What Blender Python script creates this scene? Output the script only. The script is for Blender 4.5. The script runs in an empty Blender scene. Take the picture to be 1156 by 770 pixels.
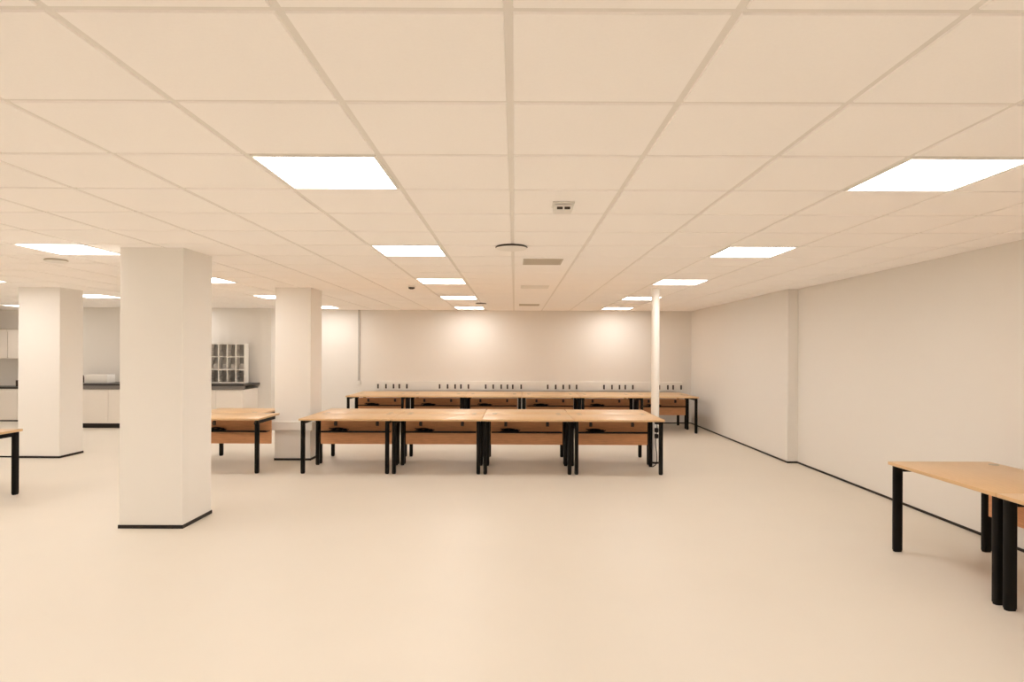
import bpy, bmesh, math, random
from mathutils import Vector, Matrix

random.seed(4)
COL = bpy.context.scene.collection
PI = math.pi

# ---------------------------------------------------------------- camera model
W, H = 1156, 770
F = 708.0            # focal length in pixels
CX, CY = 581.0, 397.0
EYE = 1.535          # eye height
CEIL = 2.42

# ---------------------------------------------------------------- materials
def s2l(c):
    return tuple((v / 12.92 if v <= 0.04045 else ((v + 0.055) / 1.055) ** 2.4) for v in c)

def mat(name, col, rough=0.6, spec=0.3, metal=0.0, noise=None, bump=None):
    """noise = (scale, amount, stretch xyz): soft variation of the colour itself"""
    m = bpy.data.materials.new(name)
    m.use_nodes = True
    nt = m.node_tree
    b = nt.nodes['Principled BSDF']
    b.inputs['Base Color'].default_value = (*col, 1)
    b.inputs['Roughness'].default_value = rough
    b.inputs['Specular IOR Level'].default_value = spec
    b.inputs['Metallic'].default_value = metal
    if noise or bump:
        tc = nt.nodes.new('ShaderNodeTexCoord')
        mp = nt.nodes.new('ShaderNodeMapping')
        nt.links.new(tc.outputs['Object'], mp.inputs['Vector'])
    if noise:
        sc, amt, st = noise
        mp.inputs['Scale'].default_value = st
        n = nt.nodes.new('ShaderNodeTexNoise')
        n.inputs['Scale'].default_value = sc
        n.inputs['Detail'].default_value = 5
        nt.links.new(mp.outputs['Vector'], n.inputs['Vector'])
        r = nt.nodes.new('ShaderNodeValToRGB')
        r.color_ramp.elements[0].position = 0.3
        r.color_ramp.elements[1].position = 0.7
        r.color_ramp.elements[0].color = (*[v * (1 - amt) for v in col], 1)
        r.color_ramp.elements[1].color = (*[min(1, v * (1 + amt)) for v in col], 1)
        nt.links.new(n.outputs['Fac'], r.inputs['Fac'])
        nt.links.new(r.outputs['Color'], b.inputs['Base Color'])
    if bump:
        sc, amt = bump
        n2 = nt.nodes.new('ShaderNodeTexNoise')
        n2.inputs['Scale'].default_value = sc
        nt.links.new(tc.outputs['Object'], n2.inputs['Vector'])
        bp = nt.nodes.new('ShaderNodeBump')
        bp.inputs['Strength'].default_value = amt
        bp.inputs['Distance'].default_value = 0.002
        nt.links.new(n2.outputs['Fac'], bp.inputs['Height'])
        nt.links.new(bp.outputs['Normal'], b.inputs['Normal'])
    return m

def emit(name, col, strength):
    m = bpy.data.materials.new(name)
    m.use_nodes = True
    nt = m.node_tree
    nt.nodes.remove(nt.nodes['Principled BSDF'])
    e = nt.nodes.new('ShaderNodeEmission')
    e.inputs['Color'].default_value = (*col, 1)
    e.inputs['Strength'].default_value = strength
    nt.links.new(e.outputs[0], nt.nodes['Material Output'].inputs[0])
    return m

M = {}
M['wall'] = mat('painted_wall', (0.79, 0.765, 0.725), 0.75, 0.2, bump=(140, 0.08))
M['pillar'] = mat('painted_pillar', (0.84, 0.82, 0.785), 0.75, 0.2, bump=(140, 0.08))
M['floor'] = mat('vinyl_floor', (0.71, 0.662, 0.585), 0.42, 0.22, noise=(1.2, 0.012, (1, 1, 1)))
M['tile'] = mat('ceiling_tile', (0.98, 0.955, 0.935), 0.9, 0.1, noise=(90, 0.008, (1, 1, 1)))
M['tbar'] = mat('ceiling_grid_metal', (0.82, 0.79, 0.75), 0.6, 0.2)
M['skirting'] = mat('black_skirting', (0.018, 0.013, 0.010), 0.5, 0.3)
M['black'] = mat('black_powder_coat', (0.006, 0.005, 0.004), 0.5, 0.16)
M['rubber'] = mat('black_rubber', (0.012, 0.011, 0.010), 0.8, 0.2)
M['oak'] = mat('oak_desktop', (0.66, 0.44, 0.235), 0.32, 0.5, noise=(7, 0.07, (1.2, 14, 6)))
M['oak_panel'] = mat('oak_panel', (0.68, 0.35, 0.175), 0.5, 0.25, noise=(7, 0.12, (1.2, 6, 16)))
M['white'] = mat('white_plastic', (0.82, 0.80, 0.76), 0.5, 0.3)
M['white_metal'] = mat('white_painted_metal', (0.86, 0.84, 0.80), 0.45, 0.3)
M['cupboard'] = mat('white_cupboard', (0.80, 0.75, 0.69), 0.5, 0.3)
M['worktop'] = mat('dark_worktop', (0.045, 0.040, 0.036), 0.4, 0.35, noise=(50, 0.2, (1, 1, 1)))
M['worktop_edge'] = mat('grey_worktop_edge', (0.20, 0.18, 0.165), 0.5, 0.3)
M['grey'] = mat('grey_card', (0.46, 0.44, 0.42), 0.7, 0.2)
M['vent'] = mat('grey_grille', (0.54, 0.48, 0.40), 0.6, 0.2)
M['grey_pipe'] = mat('grey_conduit', (0.50, 0.48, 0.45), 0.5, 0.3)
M['dark'] = mat('dark_plastic', (0.06, 0.045, 0.035), 0.5, 0.3)
M['lamp'] = emit('lamp_diffuser', (1.0, 0.935, 0.875), 15.6)

# ---------------------------------------------------------------- mesh helpers
class MB:
    def __init__(self):
        self.bm = bmesh.new()
    def box(self, x0, x1, y0, y1, z0, z1, bevel=0.0, seg=2, rot=None):
        g = bmesh.ops.create_cube(self.bm, size=1.0)
        vs = g['verts']
        c = Vector(((x0 + x1) / 2, (y0 + y1) / 2, (z0 + z1) / 2))
        s = Vector((abs(x1 - x0), abs(y1 - y0), abs(z1 - z0)))
        for v in vs:
            v.co = Vector((v.co.x * s.x, v.co.y * s.y, v.co.z * s.z)) + c
        if bevel > 0:
            es = list({e for v in vs for e in v.link_edges})
            bmesh.ops.bevel(self.bm, geom=es, offset=bevel, segments=seg, profile=0.5, affect='EDGES')
        return self
    def cyl(self, c, r, h, seg=24, axis='z', r2=None):
        """cylinder whose base centre is c, along +axis"""
        m = Matrix.Translation(Vector((0, 0, h / 2)))
        if axis == 'y':
            m = Matrix.Rotation(-PI / 2, 4, 'X') @ m
        elif axis == 'x':
            m = Matrix.Rotation(PI / 2, 4, 'Y') @ m
        m = Matrix.Translation(Vector(c)) @ m
        bmesh.ops.create_cone(self.bm, cap_ends=True, segments=seg, radius1=r,
                              radius2=r if r2 is None else r2, depth=h, matrix=m)
        return self
    def rounded(self, cx, cy, wx, wy, z0, z1, r, seg=5):
        """upright post with a rounded-rectangle section"""
        pts = []
        for sx, sy, a0 in ((1, 1, 0), (-1, 1, PI / 2), (-1, -1, PI), (1, -1, 1.5 * PI)):
            for i in range(seg + 1):
                a = a0 + i / seg * PI / 2
                pts.append((cx + sx * (wx / 2 - r) + r * math.cos(a), cy + sy * (wy / 2 - r) + r * math.sin(a)))
        lo = [self.bm.verts.new((x, y, z0)) for x, y in pts]
        hi = [self.bm.verts.new((x, y, z1)) for x, y in pts]
        n = len(pts)
        for i in range(n):
            j = (i + 1) % n
            self.bm.faces.new((lo[i], lo[j], hi[j], hi[i]))
        self.bm.faces.new(hi)
        self.bm.faces.new(lo[::-1])
        return self
    def tube(self, pts, r, seg=8):
        P = [Vector(p) for p in pts]
        rings = []
        for i, p in enumerate(P):
            t = (P[min(i + 1, len(P) - 1)] - P[max(i - 1, 0)]).normalized()
            up = Vector((0, 0, 1)) if abs(t.z) < 0.9 else Vector((1, 0, 0))
            a = t.cross(up).normalized()
            b = t.cross(a).normalized()
            rings.append([self.bm.verts.new(p + r * (math.cos(2 * PI * k / seg) * a + math.sin(2 * PI * k / seg) * b)) for k in range(seg)])
        for i in range(len(rings) - 1):
            for k in range(seg):
                l = (k + 1) % seg
                self.bm.faces.new((rings[i][k], rings[i][l], rings[i + 1][l], rings[i + 1][k]))
        self.bm.faces.new(rings[0][::-1])
        self.bm.faces.new(rings[-1])
        return self
    def lathe(self, profile, c=(0, 0, 0), seg=40):
        rings = []
        for r, z in profile:
            rings.append([self.bm.verts.new((c[0] + r * math.cos(2 * PI * k / seg), c[1] + r * math.sin(2 * PI * k / seg), c[2] + z)) for k in range(seg)])
        for i in range(len(rings) - 1):
            for k in range(seg):
                l = (k + 1) % seg
                self.bm.faces.new((rings[i][k], rings[i][l], rings[i + 1][l], rings[i + 1][k]))
        self.bm.faces.new(rings[0][::-1])
        self.bm.faces.new(rings[-1])
        return self
    def build(self, name, m, parent=None, loc=(0, 0, 0), smooth=False):
        bmesh.ops.recalc_face_normals(self.bm, faces=self.bm.faces)
        me = bpy.data.meshes.new(name)
        self.bm.to_mesh(me)
        self.bm.free()
        me.materials.append(M[m])
        if smooth:
            for p in me.polygons:
                p.use_smooth = True
            me.set_sharp_from_angle(angle=math.radians(38))
        o = bpy.data.objects.new(name, me)
        COL.objects.link(o)
        o.location = loc
        if parent:
            o.parent = parent
        return o

def tag(o, label=None, cat=None, group=None, kind=None):
    if label: o['label'] = label
    if cat: o['category'] = cat
    if group: o['group'] = group
    if kind: o['kind'] = kind
    return o

def empty(name, loc=(0, 0, 0), rz=0.0):
    o = bpy.data.objects.new(name, None)
    COL.objects.link(o)
    o.location = loc
    o.rotation_euler = (0, 0, rz)
    o.empty_display_size = 0.1
    return o

def kids(o):
    return [c for c in list(bpy.data.objects) if c.parent == o]

def copy_tree(o, parent=None):
    c = o.copy()
    COL.objects.link(c)
    c.parent = parent
    for ch in kids(o):
        copy_tree(ch, c)
    return c

def struct(o, label=None, cat=None):
    return tag(o, label, cat, kind='structure')

# ---------------------------------------------------------------- the setting
XL, XRN, XRF = -12.0, 3.94, 3.80       # left wall, right wall near / far stretch
YB, YF = -4.0, 13.5                    # behind the camera, far wall
STEP = 8.72                            # where the right wall steps in
KW = 13.06                             # kitchen wall
KX0, KX1 = -9.05, -5.07                # kitchen wall extent
YA = 13.9                              # back of the alcove at the far left
TOP = 2.5
T = 0.15

struct(MB().box(XL - T, XRN + T, YB - T, YA + T, -0.1, 0.0).build('floor', 'floor'))
# right wall in two stretches, one mesh
rw = MB().box(XRN, XRN + T, YB, STEP, 0, TOP).box(XRF, XRN + T, STEP, YF + T, 0, TOP)
struct(rw.build('wall_right', 'wall'))
bw = MB().box(KX1, XRF, YF, YF + T, 0, TOP).box(KX0, KX1, KW, YA + T, 0, TOP).box(XL, KX0, YA, YA + T, 0, TOP)
struct(bw.build('wall_back', 'wall'))
struct(MB().box(XL - T, XL, YB, YA, 0, TOP).build('wall_left', 'wall'))
struct(MB().box(XL, XRN, YB - T, YB, 0, TOP).build('wall_front', 'wall'))

SK, SP = 0.024, 0.006
struct(MB().box(XRN - SP, XRN, YB, STEP, 0, SK).box(XRF - SP, XRN - SP, STEP - SP, STEP, 0, SK)
       .box(XRF - SP, XRF, STEP, YF, 0, SK).build('baseboard_right', 'skirting'))
struct(MB().box(KX1, XRF - SP, YF - SP, YF, 0, SK).box(KX1, KX1 + SP, KW, YF - SP, 0, SK)
       .box(XL, KX0, YA - SP, YA, 0, SK).build('baseboard_back', 'skirting'))
struct(MB().box(XL, XL + SP, YB, YA - SP, 0, SK).build('baseboard_left', 'skirting'))

# suspended ceiling: tiles hang 7 mm under the T-bars
TS = 0.6
GX, GY = -0.02, 1.63
LAMP_COLS = [-17, -12, -7, -2, 3]          # tile column index
LAMP_ROWS = [-10, -6, -2, 2, 6, 10, 14, 18]
lamp_cells = {(c, r) for c in LAMP_COLS for r in LAMP_ROWS}
# the five detectors and grilles are surface mounted, so every other tile is whole
ce = bmesh.new()
GB = 0.012
for c in range(-20, 7):
    for r in range(-10, 21):
        if (c, r) in lamp_cells:
            continue
        x0, x1 = GX + c * TS + GB, GX + (c + 1) * TS - GB
        y0, y1 = GY + r * TS + GB, GY + (r + 1) * TS - GB
        x0, x1 = max(x0, XL), min(x1, XRN)
        y0, y1 = max(y0, YB), min(y1, YA)
        if x1 - x0 < 0.02 or y1 - y0 < 0.02:
            continue
        zf, zb, b = CEIL, CEIL + 0.007, 0.003
        lo = [ce.verts.new(p) for p in ((x0 + b, y0 + b, zf), (x1 - b, y0 + b, zf), (x1 - b, y1 - b, zf), (x0 + b, y1 - b, zf))]
        hi = [ce.verts.new(p) for p in ((x0, y0, zb), (x1, y0, zb), (x1, y1, zb), (x0, y1, zb))]
        ce.faces.new(lo[::-1])
        for i in range(4):
            j = (i + 1) % 4
            ce.faces.new((lo[i], lo[j], hi[j], hi[i]))
cm = MB(); cm.bm.free(); cm.bm = ce
ceil = cm.build('ceiling', 'tile')
struct(ceil)
for p in ceil.data.polygons:
    pass
MB().box(XL - T, XRN + T, YB - T, YA + T, CEIL + 0.006, CEIL + 0.06).build('ceiling_grid', 'tbar', ceil)

# ---------------------------------------------------------------- pillars
def pillar(x0, x1, y0, y1, label):
    p = MB().box(x0, x1, y0, y1, 0, CEIL + 0.004, 0.004).build('pillar', 'pillar')
    struct(p, label, 'pillar')
    e = 0.007
    s = MB().box(x0 - e, x1 + e, y0 - e, y1 + e, 0, 0.03)
    s.build('skirting_strip', 'skirting', p)
    return p
P1 = (-3.40, -2.855, 5.40, 5.91)
P2 = (-7.03, -6.44, 8.88, 9.36)
P3 = (-3.355, -2.855, 8.78, 9.28)
pillar(*P1, 'large square white pillar standing nearest, alone on the open floor')
pillar(*P2, 'square white pillar at the far left, beside the left desk')
p3 = pillar(*P3, 'square white pillar with a trunking band, between the desk rows')
e = 0.035
x0, x1, y0, y1 = P3
tr = MB()
tr.box(x0 - e, x1 + e, y0 - e, y0, 0.425, 0.545, 0.004).box(x0 - e, x0, y0, y1, 0.425, 0.545, 0.004)
tr.box(x1, x1 + e, y0, y1, 0.425, 0.545, 0.004).box(x0 - e, x1 + e, y1, y1 + e, 0.425, 0.545, 0.004)
tr.build('trunking_band', 'white', p3)

# thin round post at the end of the desk row
post = empty('round_post', (1.947, 8.68, 0))
tag(post, 'thin round white post at the right end of the middle desk row', 'post')
MB().cyl((0, 0, 0), 0.055, CEIL + 0.004, 32).build('shaft', 'white_metal', post, smooth=True)
MB().lathe([(0.066, 0), (0.066, 0.022), (0.057, 0.026)]).build('base_collar', 'skirting', post, smooth=True)

# ---------------------------------------------------------------- ceiling lights
LZ = CEIL
lab_col = {3: 'right', -2: 'centre-left', -7: 'left', -12: 'far left', -17: 'outermost left'}
ordn = {2: 'first and largest', 6: 'second', 10: 'third', 14: 'fourth', 18: 'last and smallest'}
proto = None
def make_lamp():
    t = empty('ceiling_light')
    h = TS / 2 - 0.013
    f = 0.012
    m = MB()
    for a in ((-h, h, -h, -h + f), (-h, h, h - f, h), (-h, -h + f, -h + f, h - f), (h - f, h, -h + f, h - f)):
        m.box(a[0], a[1], a[2], a[3], -0.004, 0.008)
    m.build('frame', 'white_metal', t)
    MB().box(-h + f, h - f, -h + f, h - f, 0.0, 0.006).build('diffuser', 'lamp', t)
    return t
LABELS = {
    (3, 2): 'lit square ceiling panel nearest the right wall, cut by the right picture edge',
    (3, 6): 'lit square ceiling panel, second in the row running along the right wall',
    (3, 10): 'lit square ceiling panel, third in the row along the right wall',
    (3, 14): 'lit ceiling panel partly hidden by the top of the thin round post',
    (3, 18): 'small lit ceiling panel just left of the thin post, nearest the far wall',
    (-2, 2): 'large lit square ceiling panel left of centre, nearest the camera',
    (-2, 6): 'lit square ceiling panel, second in the row left of centre',
    (-2, 10): 'lit ceiling panel, third in the row left of centre',
    (-2, 14): 'lit ceiling panel, fourth in the row left of centre',
    (-2, 18): 'small lit ceiling panel left of centre, closest to the far wall',
    (-7, 6): 'lit ceiling panel in the top left corner beside the nearest pillar',
    (-7, 10): 'lit ceiling panel peeping out right of the nearest pillar',
    (-7, 14): 'lit ceiling panel just left of the pillar with the trunking band',
    (-7, 18): 'tiny lit ceiling panel just right of the pillar with the trunking band',
    (-12, 14): 'lit ceiling panel between the far left pillar and the nearest pillar',
    (-12, 18): 'lit ceiling panel hidden behind the nearest pillar',
    (-17, 18): 'lit ceiling panel at the left picture edge, left of the far left pillar',
}
for c in LAMP_COLS:
    for r in LAMP_ROWS:
        x, y = GX + (c + 0.5) * TS, GY + (r + 0.5) * TS
        if y - 0.3 < YB:
            continue
        if proto is None:
            proto = make_lamp(); o = proto
        else:
            o = copy_tree(proto)
        o.location = (x, y, LZ)
        vis = (c, r) in LABELS
        tag(o, LABELS.get((c, r), 'lit square ceiling panel outside the picture'), 'ceiling light', 'square panel lights in the ceiling' if vis else 'ceiling lights outside the picture')

# ---------------------------------------------------------------- ceiling fittings
det = empty('motion_sensor', (0.285, 3.75, CEIL))
tag(det, 'small square white ceiling sensor with two dark lenses', 'sensor')
MB().box(-0.066, 0.066, -0.066, 0.066, -0.012, 0.0, 0.004).build('base_plate', 'white', det)
MB().box(-0.056, 0.056, -0.056, 0.056, -0.05, -0.012, 0.01).build('housing', 'white', det, smooth=True)
for sx in (-1, 1):
    MB().box(sx * 0.022 - 0.017, sx * 0.022 + 0.017, -0.060, -0.05, -0.045, -0.030, 0.003).build('lens', 'dark', det)

def round_diffuser(x, y, r, label, rim='dark'):
    t = empty('round_diffuser', (x, y, CEIL))
    tag(t, label, 'air diffuser', 'round ceiling diffusers')
    MB().lathe([(r * 0.93, 0.0), (r * 0.93, -0.006), (r * 0.99, -0.006), (r, -0.012), (r * 0.97, -0.016), (r * 0.2, -0.019)]).build('rim', rim, t, smooth=True)
    MB().lathe([(r * 0.97, -0.016), (r * 0.90, -0.024), (r * 0.6, -0.030), (r * 0.1, -0.032)]).build('dome', 'white', t, smooth=True)
    return t
round_diffuser(-0.03, 5.27, 0.135, 'round white ceiling diffuser with a dark rim near the picture centre')
round_diffuser(-0.62, 11.5, 0.10, 'small round ceiling diffuser beside the fourth panel light')
round_diffuser(-4.50, 6.15, 0.10, 'small round ceiling diffuser just behind the top left panel light', 'vent')
t = empty('smoke_detector', (-1.40, 8.5, CEIL))
tag(t, 'tiny dark smoke detector beside the third panel light', 'smoke detector')
MB().lathe([(0.05, 0.0), (0.05, -0.012), (0.042, -0.02)]).build('base', 'white', t, smooth=True)
MB().lathe([(0.042, -0.02), (0.042, -0.035), (0.02, -0.045), (0.004, -0.046)]).build('cap', 'dark', t, smooth=True)

def grille(x, y, label, m='vent'):
    t = empty('vent_grille', (x, y, CEIL))
    tag(t, label, 'vent', 'square vent grilles in the ceiling')
    h = 0.19
    f = MB()
    for a in ((-h, h, -h, -h + .02), (-h, h, h - .02, h), (-h, -h + .02, -h + .02, h - .02), (h - .02, h, -h + .02, h - .02)):
        f.box(a[0], a[1], a[2], a[3], -0.006, 0.0)
    f.build('frame', m, t)
    s = MB()
    for k in range(12):
        yy = -h + 0.03 + k * (2 * h - 0.06) / 11
        s.box(-h + .02, h - .02, yy - .009, yy + .009, -0.004, -0.001)
    s.build('louvre', m, t)
    return t
grille(0.27, 6.16, 'grey square ceiling vent just behind the round diffuser')
grille(0.27, 8.55, 'pale square ceiling vent, middle one of the line of three', 'white')
grille(0.27, 11.85, 'square ceiling vent closest to the far wall', 'vent')

# ---------------------------------------------------------------- desks
DT, TH = 0.69, 0.025
DEP = 0.705
def make_desk(w, cable_x=-0.2, dep=DEP, tray=True, skip=()):
    t = empty('office_desk')
    hx, hy = w / 2, dep / 2
    g = 0.002
    MB().box(-hx + g, hx - g, -hy + g, hy - g, DT - TH, DT, 0.004).build('desktop', 'oak', t, smooth=True)
    lx, ly = hx - 0.042, hy - 0.055
    for sx in (-1, 1):
        for sy in (-1, 1):
            if (sx, sy) in skip:
                continue
            l = MB().rounded(sx * lx, sy * ly, 0.047, 0.068, 0.012, DT - TH - 0.001, 0.018).build('leg', 'black', t, smooth=True)
            MB().rounded(sx * lx, sy * ly, 0.040, 0.060, 0.0, 0.012, 0.016).build('foot', 'rubber', l, smooth=True)
        MB().box(sx * lx - 0.016, sx * lx + 0.016, -ly + 0.036, ly - 0.036, DT - TH - 0.046, DT - TH - 0.001, 0.003).build('end_rail', 'black', t)
    # modesty panel hung on two brackets under the back edge
    py = hy - 0.075
    MB().box(-lx + 0.045, lx - 0.045, py, py + 0.018, 0.285, 0.60, 0.002).build('modesty_panel', 'oak_panel', t)
    for sx in (-1, 1):
        b = MB().box(sx * (hx - 0.29) - 0.02, sx * (hx - 0.29) + 0.02, py - 0.012, py, 0.53, 0.59, 0.003)
        b.cyl((sx * (hx - 0.29), py - 0.024, 0.56), 0.022, 0.014, 16, 'y')
        b.build('bracket', 'dark', t)
    if tray:
        tr = MB()
        tr.box(-lx + 0.06, lx - 0.06, py - 0.13, py - 0.004, 0.455, 0.460)
        tr.box(-lx + 0.06, lx - 0.06, py - 0.134, py - 0.130, 0.455, 0.478)
        tr.build('cable_tray', 'black', t)
        cb = MB()
        rng = random.Random(int(cable_x * 100) + 7)
        for k in range(5):
            pts = []
            cx = cable_x + rng.uniform(-0.06, 0.06)
            a, bb = rng.uniform(0.07, 0.15), rng.uniform(0.025, 0.045)
            ph = rng.uniform(0, 6)
            for i in range(29):
                q = ph + i / 28 * 4 * PI
                pts.append((cx + a * math.cos(q), py - 0.068 + bb * math.sin(q), 0.467 + k * 0.009 + 0.004 * math.sin(3 * q + k)))
            cb.tube(pts, 0.0055, 6)
        cb.build('cable_bundle', 'rubber', t, smooth=True)
    for sx in (-1, 1):
        MB().lathe([(0.034, 0.0), (0.034, 0.003), (0.028, 0.004), (0.024, 0.0035)], (sx * (hx - 0.14), hy - 0.075, DT), 24).build('cable_grommet', 'vent', t, smooth=True)
    return t

GROUP = 'oak office desks with black legs'
def place(o, x, y, rz, label):
    o.location = (x, y, 0)
    o.rotation_euler = (0, 0, rz)
    tag(o, label, 'desk', GROUP)
    return o

DW = 1.14
d0 = make_desk(DW)
first = [True]
def desk(x, y, rz, label, src=None):
    if src is None and first[0]:
        first[0] = False
        return place(d0, x, y, rz, label)
    return place(copy_tree(src or d0), x, y, rz, label)

# middle row: four pairs, back to back
MX0, MY0 = -2.69, 7.80
MS = 1.142
nth = ['first from the left', 'second from the left', 'third from the left', 'fourth, beside the thin post']
for i in range(4):
    x = MX0 + MS * (i + 0.5)
    desk(x, MY0 + DEP / 2, 0, 'oak desk in the middle row, near side, ' + nth[i])
for i in range(4):
    x = MX0 + MS * (i + 0.5)
    desk(x, MY0 + DEP * 1.5 + 0.004, PI, 'oak desk in the middle row, rear side, ' + nth[i])
# pair beside the pillar with the trunking
dp = make_desk(DW, skip=((1, 1),))       # this pair butts up to the pillar, no legs show there
place(dp, -4.32 + DW / 2, MY0 + DEP / 2, 0, 'oak desk half hidden behind the nearest pillar, near side')
dn = make_desk(0.90, cable_x=-0.12, skip=((-1, 1),))
place(dn, -4.32 + 0.45, MY0 + DEP * 1.5 + 0.004, PI, 'shorter oak desk half hidden behind the nearest pillar, rear side')
# far row: six pairs against the far wall
FS = 1.112
FX0, FY0 = -3.19, 11.82
df = make_desk(FS - 0.002, cable_x=-0.15)
nth6 = ['first from the left', 'second from the left', 'third from the left', 'fourth from the left', 'fifth from the left', 'sixth, behind the thin post']
for k, (side, ry, rz) in enumerate((('near side', FY0 + DEP / 2, 0), ('side next to the wall', FY0 + DEP * 1.5 + 0.004, PI))):
    for i in range(6):
        x = FX0 + FS * (i + 0.5)
        lab = 'oak desk in the far row, %s, %s' % (side, nth6[i])
        if k == 0 and i == 0:
            place(df, x, ry, rz, lab)
        else:
            place(copy_tree(df), x, ry, rz, lab)
# right-hand desks stand along the right wall, fronts to the room
RD, RW = 0.80, 1.10
RX = 2.915 + RD / 2
dr = make_desk(RW, dep=RD, tray=False)
place(dr, RX, 4.90 - RW / 2, -PI / 2, 'oak desk at the right edge along the right wall, its whole far end in view')
place(copy_tree(dr), RX, 4.90 - RW * 1.5 - 0.004, -PI / 2, 'oak desk cut by the right picture edge, only its near leg and corner in view')
# left-hand desk
desk(-5.245 - DW / 2, 6.70 - DEP / 2, PI, 'oak desk cut by the left picture edge, in front of the far left pillar')

# ---------------------------------------------------------------- far wall fittings
dado = MB().box(-2.95, 3.60, YF - 0.03, YF - 0.001, 0.70, 0.895, 0.004).build('dado_trunking', 'white')
tag(dado, 'long white trunking on the far wall above the far desk row, with dark sockets', 'trunking')
groups_px = [[427, 436, 444.5, 451, 459.5], [496.5, 505.5, 514, 520.5, 529], [548.5, 557, 566, 573, 579, 588.5],
             [618.5, 627.5, 636, 643, 651], [682, 691, 699.5, 706, 714.5], [736, 744.5, 754, 760, 769]]
sock = None
for gp in groups_px:
    for px in gp:
        X = (px - CX) / F * (YF - 0.03)
        if sock is None:
            sock = MB().box(-0.017, 0.017, -0.016, 0.0, -0.048, 0.048, 0.005).cyl((0, -0.030, 0.01), 0.010, 0.016, 10, 'y').build('socket', 'dark', dado)
            s = sock
        else:
            s = sock.copy(); COL.objects.link(s); s.parent = dado
        s.location = (X, YF - 0.03, 0.782)
con = empty('wall_conduit', (-3.35, YF, 0))
tag(con, 'thin grey conduit running down the far wall to the far desk row', 'conduit')
MB().box(-0.02, 0.02, -0.025, -0.001, 0.90, CEIL, 0.003).build('channel', 'grey_pipe', con)
MB().box(-0.045, 0.045, -0.035, -0.001, 0.82, 0.90, 0.004).build('outlet_box', 'white', con)

# cable with plugs hanging beside the thin post
cb = empty('hanging_cable', (1.902, 8.40, 0))
tag(cb, 'black cable with plugs hanging beside the thin post under the desk end', 'cable')
pts = []
for i in range(26):
    a = i / 25
    pts.append((0.012 * math.sin(a * 9), 0.01 * math.cos(a * 7), 0.664 - a * 0.62))
pts += [(-0.02, -0.01, 0.02), (-0.05, -0.03, 0.007), (-0.10, -0.02, 0.006)]
MB().tube(pts, 0.006, 8).build('lead', 'rubber', cb, smooth=True)
for z in (0.60, 0.49, 0.41):
    MB().box(-0.022, 0.026, -0.02, 0.02, z - 0.03, z + 0.03, 0.008).build('plug', 'rubber', cb)

# ---------------------------------------------------------------- kitchen run at the far left
KF = 12.32
KE = -5.30
kc = empty('worktop_run', (0, 0, 0))
wt = MB().box(KX0, KE, KF - 0.02, KW - 0.002, 0.835, 0.872, 0.004).build('worktop', 'worktop')
bpy.data.objects.remove(kc)
tag(wt, 'long dark worktop over the white base cupboards by the far left wall', 'worktop')
MB().box(KX0, KE, KF - 0.012, KF + 0.02, 0.764, 0.834, 0.003).build('edge_rail', 'worktop_edge', wt)
cab = None
nx = 7
cw = (KE - 0.04 - KX0) / nx
cabl = ['fourth cupboard hidden'] 
def make_base_unit():
    t = empty('base_cupboard')
    MB().box(-cw / 2 + .001, cw / 2 - .001, 0.03, KW - KF - .003, 0.09, 0.762).build('carcass', 'cupboard', t)
    d = MB().box(-cw / 2 + .003, cw / 2 - .003, 0.01, 0.029, 0.095, 0.755, 0.003).build('door', 'cupboard', t)
    MB().box(cw / 2 - 0.16, cw / 2 - 0.05, -0.012, 0.010, 0.715, 0.725, 0.003).build('handle', 'white_metal', d)
    MB().box(-cw / 2, cw / 2, 0.035, 0.05, 0.0, 0.09).build('kickboard', 'skirting', t)
    return t
for i in range(nx):
    if cab is None:
        cab = make_base_unit(); o = cab
    else:
        o = copy_tree(cab)
    o.location = (KX0 + cw * (i + .5), KF, 0)
    where = ['at the left end of the dark worktop', 'right of the far left pillar, under the dark worktop',
             'third from the left under the dark worktop', 'fourth from the left under the dark worktop, behind the nearest pillar',
             'fifth from the left under the dark worktop, behind the nearest pillar', 'sixth from the left under the dark worktop, below the pigeonholes',
             'at the right end of the dark worktop, below the pigeonholes'][i]
    tag(o, 'white base cupboard ' + where, 'cupboard', 'white base cupboards under the dark worktop')

# low white box and a small dark bottle on the worktop
bx = empty('storage_box', (-8.33, 12.6, 0.872))
tag(bx, 'low white box standing on the dark worktop', 'box')
MB().box(-0.23, 0.23, -0.13, 0.13, 0.012, 0.17, 0.012).build('body', 'white', bx, smooth=True)
MB().box(-0.235, 0.235, -0.135, 0.135, 0.0, 0.014, 0.003).build('tray', 'grey', bx)
bo = empty('soap_bottle', (-8.64, 12.56, 0.872))
tag(bo, 'small dark bottle beside the low white box on the dark worktop', 'bottle')
MB().lathe([(0.035, 0), (0.038, 0.01), (0.038, 0.10), (0.018, 0.125), (0.014, 0.13)], seg=20).build('body', 'dark', bo, smooth=True)
MB().lathe([(0.016, 0.128), (0.016, 0.15), (0.008, 0.155)], seg=16).build('cap', 'dark', bo, smooth=True)

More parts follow.
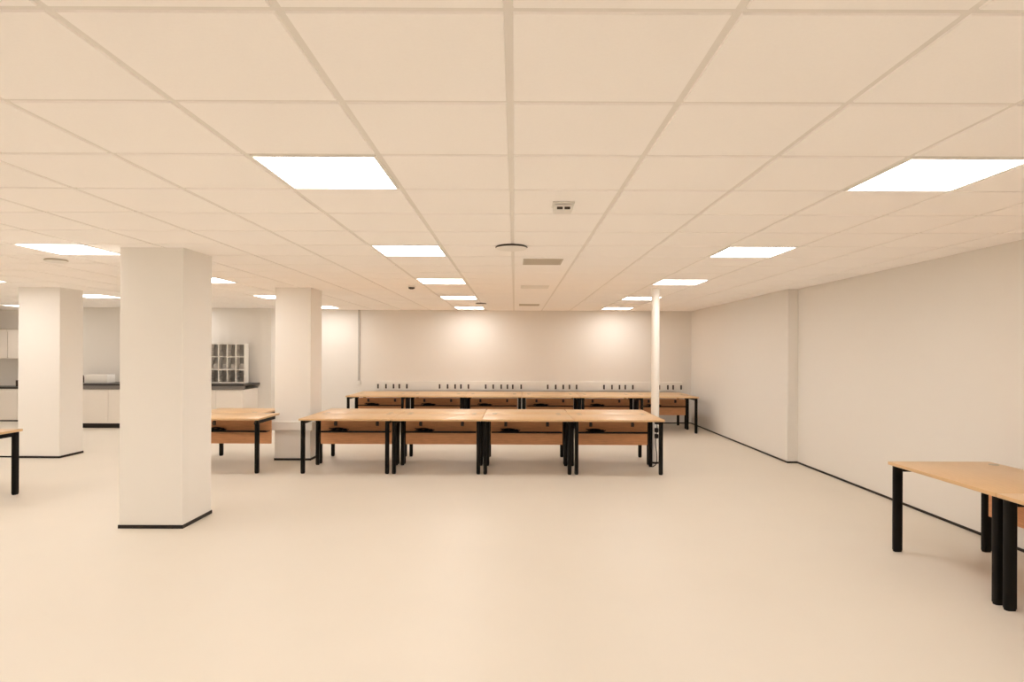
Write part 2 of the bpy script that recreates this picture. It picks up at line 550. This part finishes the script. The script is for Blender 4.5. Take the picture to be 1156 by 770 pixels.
# pigeonholes standing on the right end of the worktop
pg = empty('pigeonhole_unit', (0, 0, 0.885))
pg.location = (-5.92, 12.72, 0.872)
tag(pg, 'white pigeonhole unit with grey compartments on the dark worktop', 'pigeonholes')
NC, NR, PW, PH, PD = 5, 3, 0.176, 0.262, 0.17
m = MB()
x0 = -NC * PW / 2
for c in range(NC + 1):
    m.box(x0 + c * PW - 0.011, x0 + c * PW + 0.011, 0, PD, 0, NR * PH + 0.022)
for r in range(NR + 1):
    m.box(x0, x0 + NC * PW, 0.001, PD, r * PH, r * PH + 0.022)
m.build('carcass', 'white', pg)
MB().box(x0, x0 + NC * PW, PD, PD + 0.008, 0, NR * PH + 0.022).build('back_panel', 'grey', pg)
sh = None
for r, n in ((0, 3), (1, 0), (2, 1)):
    for k in range(n):
        z = r * PH + 0.022 + (k + 1) * (PH - 0.022) / (n + 1)
        MB().box(x0 + 0.011, x0 + NC * PW - 0.011, 0.04, PD, z - 0.003, z + 0.003).build('divider_shelf', 'grey', pg)
for c in range(NC):
    xx = x0 + (c + .5) * PW
    MB().box(xx - 0.045, xx + 0.045, 0.06, 0.16, PH + 0.022, PH + 0.13 , 0.004).build('file_insert', 'grey', pg)

# alcove beyond the far left pillar: low cupboard run and wall cupboards
lc = empty('low_cupboard', (-10.6, YA - 0.5, 0))
tag(lc, 'low white cupboard with a thin dark top at the left picture edge', 'cupboard')
lw = 1.35
MB().box(-lw, lw, 0.0, 0.495, 0.03, 0.70, 0.003).build('body', 'cupboard', lc)
MB().box(-lw, lw, -0.02, 0.497, 0.70, 0.735, 0.003).build('top', 'worktop', lc)
MB().box(-lw, lw, 0.01, 0.03, 0.0, 0.03).build('kickboard', 'skirting', lc)
for k in range(4):
    xx = -lw + (k + .5) * lw / 2
    d = MB().box(xx - lw / 4 + .003, xx + lw / 4 - .003, -0.018, -0.001, 0.04, 0.69, 0.003).build('door', 'cupboard', lc)
    MB().box(xx + 0.1, xx + 0.2, -0.036, -0.018, 0.63, 0.64, 0.003).build('handle', 'white_metal', d)
bk = empty('desk_organiser', (-10.68, YA - 0.3, 0.735))
tag(bk, 'small dark organiser on the low cupboard by the far left pillar', 'organiser')
MB().box(-0.07, 0.07, -0.09, 0.09, 0, 0.14, 0.006).build('body', 'dark', bk)
wc = None
for i in range(3):
    if wc is None:
        wc = empty('wall_cupboard')
        MB().box(-0.45, 0.45, -0.33, -0.001, 1.34, 1.97, 0.003).build('carcass', 'cupboard', wc)
        for sx in (-1, 1):
            MB().box(sx * .225 - .221, sx * .225 + .221, -0.35, -0.331, 1.345, 1.965, 0.003).build('door', 'cupboard', wc)
        MB().box(-0.45, 0.45, -0.345, -0.001, 1.971, 1.985).build('top_strip', 'vent', wc)
        o = wc
    else:
        o = copy_tree(wc)
    o.location = (-9.6 - 0.905 * i, YA, 0)
    tag(o, ['white wall cupboard hidden by the far left pillar', 'white wall cupboard seen at the left picture edge', 'white wall cupboard next to the left wall'][i], 'wall cupboard', 'white wall cupboards')
# cable lying along the floor left of the far left pillar
pts = [(-8.6 + i * 0.11, 8.93 + 0.006 * math.sin(i * 1.3), 0.011) for i in range(15)]
tag(MB().tube(pts, 0.011, 8).build('floor_cable', 'rubber', smooth=True), 'dark cable lying on the floor left of the far left pillar', 'cable')

# ---------------------------------------------------------------- camera, world, colour
cam_d = bpy.data.cameras.new('camera')
cam = bpy.data.objects.new('camera', cam_d)
COL.objects.link(cam)
cam.location = (0, 0, EYE)
ROLL = 0.004
cam.rotation_euler = (Matrix.Rotation(PI / 2, 3, 'X') @ Matrix.Rotation(ROLL, 3, 'Z')).to_euler()
cam_d.sensor_fit = 'HORIZONTAL'
cam_d.sensor_width = 36.0
cam_d.lens = F / W * 36.0
cam_d.shift_x = -(CX - W / 2) / W
cam_d.shift_y = (CY - H / 2) / W
cam_d.clip_start = 0.05
sc = bpy.context.scene
sc.camera = cam
w = bpy.data.worlds.new('world')
sc.world = w
w.use_nodes = True
w.node_tree.nodes['Background'].inputs[0].default_value = (1, 0.85, 0.7, 1)
w.node_tree.nodes['Background'].inputs[1].default_value = 0.05
sc.view_settings.view_transform = 'Standard'
sc.view_settings.look = 'None'
sc.view_settings.gamma = 1.0
sc.view_settings.exposure = 0.0
sc.view_settings.use_curve_mapping = False
sc.cycles.max_bounces = 16
sc.cycles.diffuse_bounces = 10
